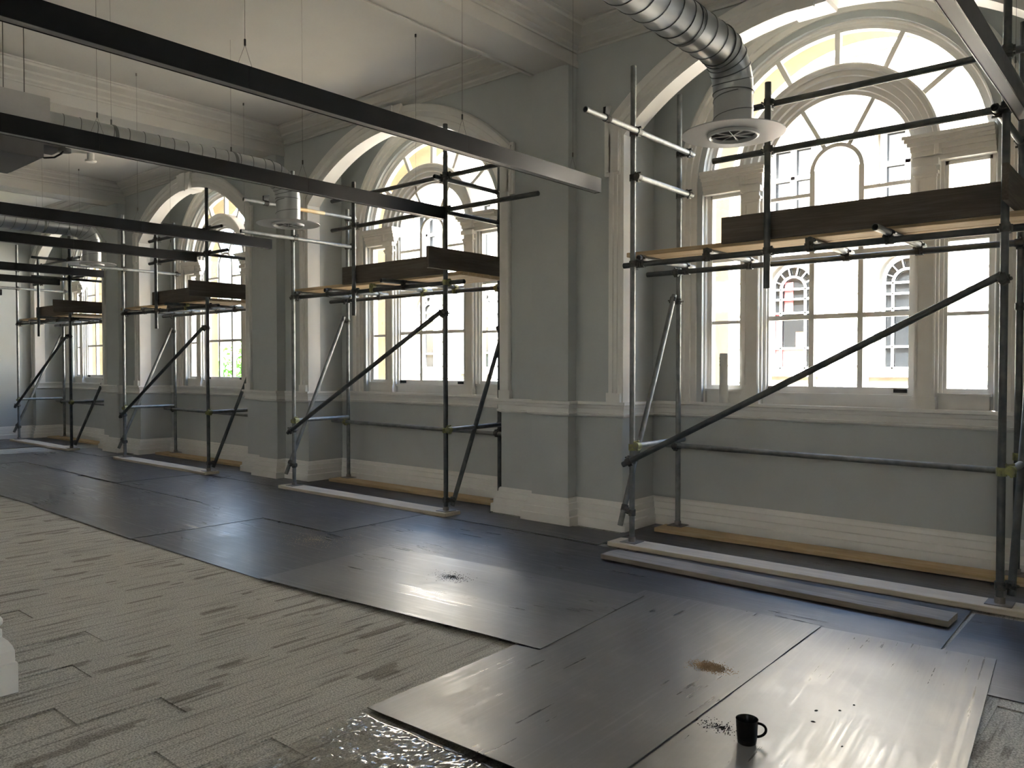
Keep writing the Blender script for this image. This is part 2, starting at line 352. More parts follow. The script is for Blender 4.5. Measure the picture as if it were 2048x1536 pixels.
# arch casings per bay
bayname = {0: 'nearest window bay', 1: 'second window bay', 2: 'third window bay', 3: 'farthest window bay', -1: 'bay out of view to the right', -2: 'last bay out of view to the right'}
cpf = [(0, DP + .01), (0, DP - .012), (.02, DP - .018), (.045, DP - .018), (.05, DP - .028), (.085, DP - .028), (.09, DP - .04), (.115, DP - .045), (.13, DP - .045), (.14, DP - .03), (.14, DP + .01)]
apf = [(o * .215 / .14, y) for o, y in cpf]
for k in BAYS:
    c = bc(k); m = MB()
    for s in (-1, 1):
        pth = [(c + s * HW, 1.212), (c + s * HW, ZS + .02)]
        sweep_wall(m, pth, cpf, side=(1 if s < 0 else -1))
        m.box(min(c + s * (HW + .02), c + s * (HW + .19)), max(c + s * (HW + .02), c + s * (HW + .19)), DP - .03, DP + .01, 3.35, ZS + .17)
        m.box(min(c + s * (HW + .03), c + s * (HW + .165)), max(c + s * (HW + .03), c + s * (HW + .165)), DP - .045, DP + .01, 3.38, ZS + .14)
        m.box(min(c + s * HW, c + s * (HW + .155)), max(c + s * HW, c + s * (HW + .155)), DP - .05, DP + .01, 1.212, 1.30)
    half = math.asin(HW / RA)
    sweep_wall(m, arc(c, ZA, RA, pi / 2 + half, pi / 2 - half, 40), apf, side=1)
    t = trim(m, 'white', 'white moulded arch casing around the ' + bayname[k], cat='arch casing')
    l = MB(); lp = [(c - HW, 1.212)] + arc(c, ZA, RA, pi / 2 + half, pi / 2 - half, 40) + [(c + HW, 1.212)]
    sweep_wall(l, lp, [(0, DP - .012), (-.014, DP - .012), (-.014, DP + .185), (0, DP + .185)], side=1)
    l.build('arch_lining', 'white', t)
    q = MB(); q.prism([(c - .15, 4.37), (c + .15, 4.37), (c + .225, 4.64), (c - .225, 4.64)], DP - .075, DP + .17)
    q.prism([(c - .06, 4.355), (c + .06, 4.355), (c + .09, 4.64), (c - .09, 4.64)], DP - .10, DP - .07)
    q.build('keystone', 'white', t)

# ================================================================== WINDOWS (one built, then copied)
def make_window():
    W = empty('window_1')
    sy = ZWS
    def part(n, mbx, m='frame', par=W, smooth=False): return mbx.build(n, m, par, smooth=smooth, angle=30)
    # outer moulded casing
    pth = [(-1.165, 1.212), (-1.165, sy)] + arc(0, sy, 1.165, pi, 0, 56)[1:-1] + [(1.165, sy), (1.165, 1.212)]
    pr = [(0, 7.08), (0, 6.985), (.022, 6.98), (.03, 6.955), (.055, 6.95), (.06, 6.925), (.095, 6.92), (.10, 6.895), (.15, 6.89), (.155, 6.872), (.20, 6.868), (.215, 6.85), (.25, 6.846), (.27, 6.86), (.272, 6.93), (.05, 6.93), (.05, 7.08)]
    part('casing', sweep_wall(MB(), pth, pr, side=1), smooth=True)
    # inner arch
    pth = arc(0, sy, .605, pi * 1.02, -pi * .02, 48)
    pr = [(0, 7.06), (0, 6.99), (.03, 6.985), (.035, 6.955), (.075, 6.95), (.08, 6.92), (.13, 6.91), (.135, 6.885), (.175, 6.88), (.185, 6.86), (.215, 6.855), (.23, 6.87), (.235, 7.06)]
    part('inner_arch', sweep_wall(MB(), pth, pr, side=1), smooth=True)
    for s in (-1, 1):
        X = lambda a, b: (min(s * a, s * b), max(s * a, s * b))
        pm = MB().box(*X(.60, .84), 6.965, 7.07, 1.212, 3.20); pm.box(*X(.645, .795), 6.90, 6.97, 1.212, 3.20); pm.box(*X(.625, .815), 6.93, 6.97, 1.212, 3.20)
        pil = part('pilaster', pm)
        for a, b in ((.652, .672), (.768, .788)): MB().box(*X(a, b), 6.892, 6.905, 1.38, 3.02).build('panel_bead', M['frame'], pil)
        MB().box(*X(.63, .81), 6.875, 6.96, 1.212, 1.285).box(*X(.637, .803), 6.887, 6.96, 1.285, 1.31).build('plinth', M['frame'], pil)
        MB().box(*X(.63, .81), 6.885, 6.96, 3.06, 3.085).box(*X(.64, .80), 6.89, 6.96, 3.04, 3.06).box(*X(.625, .815), 6.872, 6.96, 3.13, 3.18).build('capital', M['frame'], pil)
        en = MB()
        for z0, z1, y, e in ((3.165, 3.205, 6.905, 0), (3.205, 3.245, 6.89, .006), (3.245, 3.285, 6.875, .012), (3.285, 3.312, 6.85, .03), (3.312, 3.34, 6.83, .045), (3.34, 3.366, 6.815, .058)):
            en.box(*X(.62 - e, 1.20), y, 7.07, z0, z1)
        part('entablature', en)
        # side light sash
        sf = MB(); sf.box(*X(.84, .865), 6.99, 7.06, 1.34, 3.165).box(*X(1.145, 1.175), 6.99, 7.06, 1.34, 3.165).box(*X(.84, 1.175), 6.99, 7.06, 3.135, 3.165).box(*X(.84, 1.175), 6.985, 7.06, 1.335, 1.375)
        sash = part('side_sash', sf)
        for z in (1.965, 2.55): MB().box(*X(.865, 1.145), 7.0, 7.05, z - .015, z + .015).build('glazing_bar', M['frame'], sash)
        for z0, z1 in ((1.375, 1.95), (1.98, 2.535), (2.565, 3.135)): MB().box(*X(.865, 1.145), 7.022, 7.026, z0, z1).build('pane', M['glass'], sash)
        part('apron_panel', MB().box(*X(.80, 1.17), 6.95, 7.06, 1.20, 1.335).box(*X(.80, 1.18), 6.93, 7.06, 1.318, 1.34))
        # outer fan glazing base
    part('sill_apron', MB().box(-.64, .64, 6.955, 7.06, 1.20, 1.30).box(-.64, .64, 6.93, 7.06, 1.296, 1.318))
    # central sash
    sf = MB(); 
    for s in (-1, 1): sf.box(min(s * .585, s * .615), max(s * .585, s * .615), 6.99, 7.06, 1.318, sy)
    sf.box(-.6, .6, 6.985, 7.06, 1.318, 1.375)
    sash = part('central_sash', sf)
    for s in (-1, 1): MB().box(s * .53 - .05, s * .53 + .05, 6.965, 6.99, 1.335, 1.365).build('sash_lift', M['chip'], sash)
    for s in (-1, 1): MB().box(s * .205 - .022, s * .205 + .022, 6.995, 7.05, 1.375, sy).build('glazing_bar', M['frame'], sash)
    for z in (1.985, 2.52): MB().box(-.585, .585, 6.995, 7.05, z - .02, z + .02).build('glazing_bar', M['frame'], sash)
    for s in (-1, 1): MB().box(min(s * .22, s * .585), max(s * .22, s * .585), 6.995, 7.05, 3.035, 3.065).build('glazing_bar', M['frame'], sash)
    sweep_wall(MB(), arc(0, sy - .01, .19, pi, 0, 24), [(0, 6.995), (.034, 6.995), (.034, 7.05), (0, 7.05)], side=1).build('arched_bar', M['frame'], sash)
    for a in (61, 119):
        d = Vector((cos(radians(a)), sin(radians(a)))); p = Vector((-d.y, d.x)) * .018
        a0 = d * .21; a1 = d * .61
        MB().prism([(a0.x + p.x, sy + a0.y + p.y), (a1.x + p.x, sy + a1.y + p.y), (a1.x - p.x, sy + a1.y - p.y), (a0.x - p.x, sy + a0.y - p.y)], 6.995, 7.05).build('glazing_bar', M['frame'], sash)
    for x0, x1 in ((-.585, -.223), (-.187, .187), (.223, .585)):
        for z0, z1 in ((1.375, 1.97), (2.0, 2.505), (2.535, 3.03)): MB().box(x0, x1, 7.022, 7.026, z0, z1).build('pane', M['glass'], sash)
    MB().prism([(-.187, 3.03), (.187, 3.03)] + arc(0, sy - .01, .187, 0, pi, 16), 7.022, 7.026).build('pane', M['glass'], sash)
    for s in (-1, 1):
        A = arc(0, sy, .605, 0, radians(61), 12)
        P = [(.225, 3.065), (.6, 3.065)] + A + [(cos(radians(61)) * .22, sy + sin(radians(61)) * .22)] + arc(0, sy - .01, .225, radians(50), 0, 6)
        MB().prism([(s * x, z) for x, z in P], 7.022, 7.026).build('pane', M['glass'], sash)
    MB().prism(arc(0, sy, .605, radians(61), radians(119), 14) + arc(0, sy, .215, radians(119), radians(61), 8), 7.022, 7.026).build('pane', M['glass'], sash)
    # outer fan
    ff = part('fanlight_frame', sweep_wall(MB(), arc(0, sy, 1.14, pi - .08, .08, 40), [(0, 6.99), (.03, 6.99), (.03, 7.06), (0, 7.06)], side=1), smooth=True)
    an = [90, 63, 117, 36, 144]
    for a in an:
        d = Vector((cos(radians(a)), sin(radians(a)))); p = Vector((-d.y, d.x)) * .021
        a0 = d * .82; a1 = d * 1.15
        MB().prism([(a0.x + p.x, sy + a0.y + p.y), (a1.x + p.x, sy + a1.y + p.y), (a1.x - p.x, sy + a1.y - p.y), (a0.x - p.x, sy + a0.y - p.y)], 6.99, 7.055).build('fan_bar', M['frame'], ff)
    st = [6, 36, 63, 90, 117, 144, 174]
    for a, b in zip(st[:-1], st[1:]):
        MB().prism(arc(0, sy, 1.145, radians(a), radians(b), 10) + arc(0, sy, .83, radians(b), radians(a), 10), 7.022, 7.026).build('pane', M['glass'], ff)
    return W
win = make_window()
wlab = {0: 'large arched three light window nearest the viewer, behind the nearest scaffold', 1: 'arched three light window second from the viewer', 2: 'arched three light window third from the viewer', 3: 'farthest arched three light window at the left', -1: 'arched window out of view to the right', -2: 'last arched window out of view to the right'}
for i, k in enumerate([0, 1, 2, 3, -1, -2]):
    o = win if i == 0 else copy_tree(win)
    o.name = 'window_%d' % (i + 1); o.location = (bc(k), 0, 0); tag(o, wlab[k], 'window', kind='structure')

# ================================================================== CARPET PLANKS (parts of the floor)
pm = None; cnt = 0
rows = []
for i in range(0, 46):
    x = -10.9 + .25 * i; off = (i * .37) % 1.0
    for j in range(-1, 6):
        y = .0 + off + j * 1.0
        inA = -10.9 <= x <= -2.4 and .9 - .02 * 0 < y < 3.6
        inB = -1.2 <= x <= .6 and 3.2 < y < 5.4
        if (inA and (y + 1 > .6)) or inB: rows.append((x, y))
rows.sort(key=lambda p: (p[0] + 3) ** 2 + (p[1] - 2) ** 2)
base = None
for x, y in rows[:290]:
    if base is None:
        base = MB().box(-.1249, .1249, -.4997, .4997, -.008, 0).build('carpet_plank', 'carpet'); me = base.data; o = base
    else:
        o = bpy.data.objects.new('carpet_plank', me); COL.objects.link(o)
    o.parent = floor; o.location = (x + .125, y + .5, 0)

# ================================================================== FLOOR PROTECTION SHEETS
def sheet(cx, cy_, L, Wd, rot, z, label, dust=0.0):  # dust: paler base colour for dust and for window sheen painted in
    nx = 24; ny = 8; m = MB(); sd = random.random() * 50
    top = []
    for i in range(nx + 1):
        r = []
        for j in range(ny + 1):
            x = -L / 2 + L * i / nx; y = -Wd / 2 + Wd * j / ny
            e = min(L / 2 - abs(x), Wd / 2 - abs(y))
            lift = (z > .0125) * max(0, .10 - e) * .10 * max(0, noise.noise(Vector((x * 1.2 + sd, y * 1.2, sd))) + .15)
            r.append((x, y, .0035 + lift))
        top.append(r)
    m.grid(top); m.grid([[(p[0], p[1], p[2] - .0035) for p in r] for r in top])
    rim = [r[0] for r in top] + top[-1][1:] + [r[-1] for r in reversed(top[:-1])] + [p for p in reversed(top[0][1:-1])]
    m.grid([rim, [(p[0], p[1], p[2] - .0035) for p in rim]], cv=True)
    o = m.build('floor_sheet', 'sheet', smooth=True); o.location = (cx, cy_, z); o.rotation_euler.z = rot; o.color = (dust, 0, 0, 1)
    tag(o, label, 'floor sheet', 'black floor protection sheets'); return o
SH = [
 (-18.0, 3.95, 2.6, 1.35, .01, .001, 'black floor sheet at the far left end by the carpet edge'),
 (-15.6, 3.93, 2.5, 1.35, -.01, .004, 'black floor sheet on the carpet edge in line with the farthest scaffold'),
 (-13.2, 3.90, 2.5, 1.36, .01, .001, 'black floor sheet on the carpet edge just left of the third scaffold'),
 (-10.75, 3.86, 2.55, 1.30, .012, .004, 'black floor sheet on the carpet edge at the left border of the photo'),
 (-8.40, 3.83, 2.46, 1.32, -.02, .007, 'black floor sheet on the carpet edge in front of the second scaffold'),
 (-6.25, 3.80, 2.5, 1.28, .0, .004, 'bluish black floor sheet on the carpet edge left of the pale shining sheet'),
 (-18.1, 5.2, 2.4, 1.25, 0, .003, 'black floor sheet in front of the farthest scaffold'),
 (-14.6, 5.2, 2.6, 1.22, .01, .003, 'black floor sheet between the farthest and third scaffolds'),
 (-12.05, 5.18, 2.5, 1.22, -.008, .006, 'black floor sheet in front of the third scaffold'),
 (-9.7, 5.15, 2.44, 1.22, .0, .002, 'black floor sheet between the third and second scaffolds'),
 (-7.28, 5.1, 2.44, 1.26, .008, .005, 'black floor sheet under the front sole board of the second scaffold'),
 (-4.80, 5.05, 2.70, 1.24, -.01, .002, 'dark floor sheet in front of the pier beside the nearest window'),
 (-2.25, 5.0, 2.46, 1.5, .02, .0045, 'blue grey floor sheet under the loose boards of the nearest scaffold'),
 (.25, 4.95, 2.5, 1.36, .0, .002, 'black floor sheet at the right border of the photo'),
 (-18.0, 6.35, 2.4, 1.1, 0, .001, 'black floor sheet tucked under the farthest scaffold'),
 (-12.3, 6.32, 3.3, 1.1, 0, .001, 'black floor sheet tucked under the third scaffold'),
 (-7.3, 6.32, 3.34, 1.1, 0, .001, 'black floor sheet tucked under the second scaffold'),
 (-2.33, 6.32, 3.34, 1.1, 0, .001, 'black floor sheet tucked under the nearest scaffold'),
 (-15.0, 6.0, 1.7, .58, 0, .0065, 'black floor strip against the pier between the third and farthest windows'),
 (-9.83, 6.0, 1.9, .52, 0, .0065, 'black floor strip against the pier between the second and third windows'),
 (-4.83, 5.93, 1.9, .50, 0, .0065, 'black floor strip against the pier beside the nearest window'),
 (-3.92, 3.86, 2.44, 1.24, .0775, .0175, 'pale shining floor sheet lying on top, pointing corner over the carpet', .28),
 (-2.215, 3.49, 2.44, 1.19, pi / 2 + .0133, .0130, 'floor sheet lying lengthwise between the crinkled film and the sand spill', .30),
 (-1.242, 3.528, 2.44, 1.20, pi / 2 + .09, .0090, 'floor sheet under the black mug, pale with dust and painted sheen', .72),
]
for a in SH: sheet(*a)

# ================================================================== SCAFFOLDS
TR = .0242
def coupler_mesh(c1, d1, c2, d2):
    c1 = Vector(c1); c2 = Vector(c2); d1 = Vector(d1).normalized(); d2 = Vector(d2).normalized(); m = MB()
    for c, d, oth in ((c1, d1, c2), (c2, d2, c1)):
        m.tube(c - d * .027, c + d * .027, .0315, 10)
        n = (oth - c); n = n - d * n.dot(d)
        n = n.normalized() if n.length > 1e-4 else d.orthogonal().normalized()
        s = d.cross(n).normalized()
        a = c + s * .036
        m.tube(a - n * .03, a + n * .045, .0075, 6); m.tube(a + n * .012, a + n * .028, .014, 6)
        m.tube(c - s * .034 - d * .02, c - s * .034 + d * .02, .011, 6)
    mid = (c1 + c2) / 2; n = (c2 - c1).normalized(); u = d1; v = n.cross(u).normalized()
    P = [mid + n * a * .018 + u * b * .02 + v * c * .02 for a in (-1, 1) for b in (-1, 1) for c in (-1, 1)]
    m.add(P, [(0, 1, 3, 2), (4, 6, 7, 5), (0, 4, 5, 1), (2, 3, 7, 6), (0, 2, 6, 4), (1, 5, 7, 3)])
    return m
SN = {0: 'nearest', 1: 'second', 2: 'third', 3: 'farthest'}
def board(name, L, Wd, T, loc, rot, m, label, grp, vertical=False):
    b = MB(); ch = .004
    # long axis x; end irons as darker strips come from wear in the material
    prof = [(-Wd / 2 + ch, -T / 2), (Wd / 2 - ch, -T / 2), (Wd / 2, -T / 2 + ch), (Wd / 2, T / 2 - ch), (Wd / 2 - ch, T / 2), (-Wd / 2 + ch, T / 2), (-Wd / 2, T / 2 - ch), (-Wd / 2, -T / 2 + ch)]
    sd = random.random() * 90; rows = []
    for i in range(9):
        x = -L / 2 + L * i / 8; wb = noise.noise(Vector((x * .8, sd, 0))) * .003
        rows.append([(x, y, z + wb) for y, z in prof])
    b.grid(rows, cv=True); b.add(rows[0], [tuple(range(8))]); b.add(rows[-1], [tuple(range(8))])
    o = b.build(name, m); o.location = loc; o.rotation_euler = rot; tag(o, label, 'board', grp)
    return o
def scaffold(k, dx, tops, fr, lr, rr, shortx, name):
    TX, TY = (.74, 5.53)
    c = bc(k) + dx; YF = 5.81; YK = 6.70; XL = -1.29; XRr = 1.43
    S = empty('scaffold_tower', (c, 0, 0)); tag(S, 'galvanised tube scaffold tower at the %s window' % name, 'scaffold', 'scaffold towers at the windows')
    z0 = .046 + .008
    T = {}
    rnd = random.Random(k + 3)
    def tube(n, a, b, m='tube', r=TR):
        o = MB().tube(a, b, r, 14, hollow=True).build(n, m, S, smooth=True, origin=a); return o
    def coup(c1, d1, c2, d2, m=None):
        mm = m or ('coupler_y' if rnd.random() < .22 else 'coupler')
        coupler_mesh(c1, d1, c2, d2).build('coupler', mm, S, smooth=True, origin=tuple(c1), angle=50)
    XX, YY, ZZ = (1, 0, 0), (0, 1, 0), (0, 0, 1)
    for n, x, y, t in (('LF', XL, YF, tops[0]), ('LB', XL - .05, YK, tops[1]), ('RF', XRr, YF, tops[2]), ('RB', XRr - .04, YK, tops[3])):
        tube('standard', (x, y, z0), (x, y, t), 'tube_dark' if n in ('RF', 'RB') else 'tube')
        p = MB().box(x - .075, x + .075, y - .075, y + .075, .046, .052); p.tube((x, y, .052), (x, y, .09), .031, 12); p.build('base_plate', 'plate', S)
    T = dict(LF=(XL, YF), LB=(XL - .05, YK), RF=(XRr, YF), RB=(XRr - .04, YK))
    yi = YF + .05; yk = YK - .05
    # ledgers, low rail
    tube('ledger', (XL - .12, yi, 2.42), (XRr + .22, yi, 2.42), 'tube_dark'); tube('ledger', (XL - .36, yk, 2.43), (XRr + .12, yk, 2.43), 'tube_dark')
    tube('ledger', (XL - .33, yk, .81), (XRr + .08, yk, .795))
    for n in ('LF', 'RF'): coup((*T[n], 2.42), ZZ, (T[n][0], yi, 2.42), XX)
    for n in ('LB', 'RB'): coup((*T[n], 2.43), ZZ, (T[n][0], yk, 2.43), XX); coup((*T[n], .80), ZZ, (T[n][0], yk, .80), XX)
    # end transoms low
    tube('transom', (XL + .05, 5.78, .875), (XL + .05, 6.62, .875)); tube('transom', (XRr + .05, 5.80, .895), (XRr + .05, 6.76, .905))
    coup((*T['LF'], .86), ZZ, (XL + .05, YF, .875), YY, 'coupler_y'); coup((*T['RF'], .885), ZZ, (XRr + .05, YF, .895), YY, 'coupler_y')
    coup((*T['RB'], .90), ZZ, (XRr + .05, YK, .90), YY)
    # deck transoms over the ledgers
    for x, y0 in ((XL + .06, 5.80), (-.62, 5.80 if k else 5.83), (TX, TY), (.2, 5.84)):
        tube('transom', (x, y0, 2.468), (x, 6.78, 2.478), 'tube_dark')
        coup((x, yi, 2.42), XX, (x, yi, 2.468), YY); coup((x, yk, 2.43), XX, (x, yk, 2.478), YY)
    # guard rails front
    for z, (xa, xb) in zip((3.53, 3.18), fr):
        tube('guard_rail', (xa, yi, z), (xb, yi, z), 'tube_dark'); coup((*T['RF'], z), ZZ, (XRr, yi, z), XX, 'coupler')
        coup((shortx, YF - .005, z), ZZ, (shortx, yi, z), XX, 'coupler')
    tube('upright', (shortx, YF - .005, 2.14), (shortx, YF - .005, 3.68), 'tube_dark'); coup((shortx, YF - .005, 2.42), ZZ, (shortx, yi, 2.42), XX, 'coupler')
    # end guard rails
    for i, (z, (ya, yb)) in enumerate(zip((3.53, 3.15), lr)):
        if k == 1 and i == 0:
            tube('guard_rail', (XL + .05, ya, z), (XL + .05, yb, z)); o = tube('paint_band', (XL + .05, 5.86, z), (XL + .05, 6.25, z), 'tube_orange', TR + .0008)
        else: tube('guard_rail', (XL + .05, ya, z), (XL + .05, yb, z), 'tube')
        coup((*T['LF'], z), ZZ, (XL + .05, YF, z), YY, 'coupler')
        if tops[1] > z + .03: coup((*T['LB'], z), ZZ, (XL + .05, YK, z), YY, 'coupler')
        if i == 0 and ya < 5.5:
            f = MB(); p = Vector((XL + .05, ya + .30, z)); f.tube(p - Vector((0, .03, 0)), p + Vector((0, .03, 0)), .031, 10)
            f.add([p + Vector(q) for q in ((.0, -.03, .03), (0, .03, .03), (.01, .05, .11), (.01, -.035, .085), (-.02, -.03, .025), (-.02, .03, .025), (-.015, .05, .11), (-.015, -.035, .085))], [(0, 1, 2, 3), (4, 5, 6, 7), (0, 1, 5, 4), (1, 2, 6, 5), (2, 3, 7, 6), (3, 0, 4, 7)])
            f.build('open_coupler', 'chip', S)
    for i, (z, (ya, yb)) in enumerate(zip((3.50, 3.16), rr)):
        tube('guard_rail', (XRr - .05, ya, z), (XRr - .05, yb, z), 'tube_dark'); coup((*T['RF'], z), ZZ, (XRr - .05, YF, z), YY, 'coupler'); coup((*T['RB'], z), ZZ, (XRr - .05, YK, z), YY, 'coupler')
    # braces
    a, b = (XL - .06, YF - .05, .71), (XRr - .01, YF - .05, 2.12); d = Vector(b) - Vector(a)
    tube('brace', a, b, 'tube_dark'); coup((*T['LF'], .745), ZZ, (XL, YF - .05, .745), d, 'coupler'); coup((*T['RF'], 2.10), ZZ, (XRr, YF - .05, 2.10), d, 'coupler')
    a, b = (XL - .075, 5.74, .19), (XL - .075, 6.66, 2.22); d = Vector(b) - Vector(a)
    tube('brace', a, b, 'tube'); coup((*T['LF'], .30), ZZ, (XL - .075, YF, .33), d, 'coupler'); coup((*T['LB'], 2.16), ZZ, (XL - .085, 6.65, 2.17), d, 'coupler')
    a, b = (XRr + .055, 5.85, .10), (XRr + .055, 6.68, 2.02); d = Vector(b) - Vector(a)
    tube('brace', a, b, 'tube_dark'); coup((*T['RF'], .16), ZZ, (XRr + .05, YF + .05, .16), d, 'coupler'); coup((*T['RB'], 1.98), ZZ, (XRr + .055, 6.66, 1.98), d, 'coupler')
    # boards lie on it: top-level things
    g = 'deck boards on the scaffolds'
    for j, nm in enumerate(('front', 'middle', 'rear')):
        board('scaffold_board', 2.95 + .05 * rnd.random(), .222, .038, (c - dx * .9 + .06 + .03 * rnd.random(), 5.885 + .1125 + .226 * j, 2.515), (0, 0, 0), 'wood', '%s deck board on the %s scaffold, lying flat' % (nm, name), g)
    tx0 = -.50 if k == 0 else -.34
    board('toe_board', XRr - .03 - tx0, .206, .034, (c + (tx0 + XRr - .03) / 2, YF + .052, 2.62), (pi / 2, 0, 0), 'wood_old', 'dark toe board on edge along the front of the %s scaffold' % name, 'toe boards on the scaffolds')
    board('toe_board', 1.20, .22, .034, (c + XRr + .046, 6.11, 2.652), (pi / 2, 0, pi / 2), 'wood_old', 'dark toe board on edge across the right end of the %s scaffold' % name, 'toe boards on the scaffolds')
    ex = 3.0 if k else 3.5
    board('sole_board', ex, .225, .038, (c - 1.46 + ex / 2, 5.80, .027), (0, 0, 0), 'wood_pale', 'pale sole board under the front posts of the %s scaffold' % name, 'sole boards on the floor')
    board('sole_board', 3.0, .225, .038, (c - dx - 1.46 + 1.5, 6.60, .027), (0, 0, .012), 'wood', 'pine sole board against the skirting under the %s scaffold' % name, 'sole boards on the floor')
    return S
scaffold(0, 0, (4.09, 4.09, 4.3, 4.0), ((-.25, 1.75), (-.58, 1.60)), ((5.04, 6.78), (5.80, 6.76)), ((5.72, 6.8), (5.72, 6.8)), -.11, SN[0])
scaffold(1, 0.01, (4.0, 3.66, 4.05, 3.85), ((-.55, 2.45), (-.55, 2.62)), ((5.1, 6.76), (5.06, 6.76)), ((5.70, 6.78), (5.45, 6.78)), -.07, SN[1])
scaffold(2, .16, (4.05, 4.05, 4.1, 3.9), ((-.45, 1.75), (-.45, 1.9)), ((4.9, 6.76), (4.95, 6.76)), ((5.2, 6.78), (5.35, 6.78)), -.12, SN[2])
scaffold(3, .20, (4.05, 3.5, 3.98, 3.85), ((-.45, 1.75), (-.5, 1.9)), ((4.9, 6.76), (4.95, 6.76)), ((5.2, 6.78), (5.2, 6.78)), -.10, SN[3])
board('loose_board', 2.50, .225, .038, (-2.31, 5.33, .033), (0, 0, -.028), 'wood_grey', 'grimy loose board lying in front of the nearest scaffold sole board', 'sole boards on the floor')

# ================================================================== LINEAR LIGHTS
def light_bar(x, y1, label, wires, joints):
    y0 = -3.4; z0, z1 = 3.035, 3.155; hw = .035
    L = empty('linear_light', (x, y1, z0)); tag(L, label, 'ceiling light', 'black linear lights hung from the ceiling')
    X = x; o = (x, y1, z0)
    segs = [y0] + sorted(joints) + [y1]
    for a, b in zip(segs[:-1], segs[1:]):
        h = MB(); pr = [(-hw, z0), (-hw + .006, z0), (-hw + .006, z0 + .006), (hw - .006, z0 + .006), (hw - .006, z0), (hw, z0), (hw, z1), (-hw, z1)]
        h.prism([(X + u, v) for u, v in pr], a + .001, b - .001); h.build('housing', 'bar', L).matrix_parent_inverse = Matrix.Translation(Vector(o)).inverted()
    d = MB().box(X - hw + .007, X + hw - .007, y0 + .01, y1 - .01, z0 + .003, z0 + .008).build('diffuser', 'diff', L); d.matrix_parent_inverse = Matrix.Translation(Vector(o)).inverted()
    e = MB().box(X - hw, X + hw, y1, y1 + .004, z0, z1).build('end_cap', 'bar', L); e.matrix_parent_inverse = Matrix.Translation(Vector(o)).inverted()
    for wy in wires:
        m = MB(); m.tube((X, wy, z1 + .12), (X, wy, ZC - .003), .0011, 6); m.tube((X, wy, z1 + .115), (X, wy, z1 + .15), .006, 8)
        m.tube((X, wy - .045, z1), (X, wy, z1 + .12), .001, 6); m.tube((X, wy + .045, z1), (X, wy, z1 + .12), .001, 6); m.tube((X, wy, ZC - .03), (X, wy, ZC - .002), .009, 8)
        q = m.build('suspension_wire', 'wire', L); q.matrix_parent_inverse = Matrix.Translation(Vector(o)).inverted()
names = ['longest black linear light crossing the nearest window at the top right corner', 'thick black linear light crossing the upper left, its end before the grey pier', 'black linear light ending in front of the second window', 'black linear light ending on the pier left of the hanging diffuser', 'black linear light ending in front of the third window', 'black linear light ending at the pier left of the third window', 'black linear light ending in front of the farthest window', 'shortest visible linear light at the left border']
bars = [bc(0) + 1.55, bc(0) - 1.55, bc(1) + 1.55, bc(1) - 1.55, bc(2) + 1.55, bc(2) - 1.55, bc(3) + 1.55, bc(3) - 1.55]
for i, x in enumerate(bars):
    light_bar(x, 5.66, names[i], [5.3, 4.0, 2.33, 0.6, -1.4], [4.03 if i else 4.75, 2.33, .4])
light_bar(bc(-1) - 1.55, 5.66, 'black linear light out of view to the right', [5.3, 2.3, -1], [2.33])

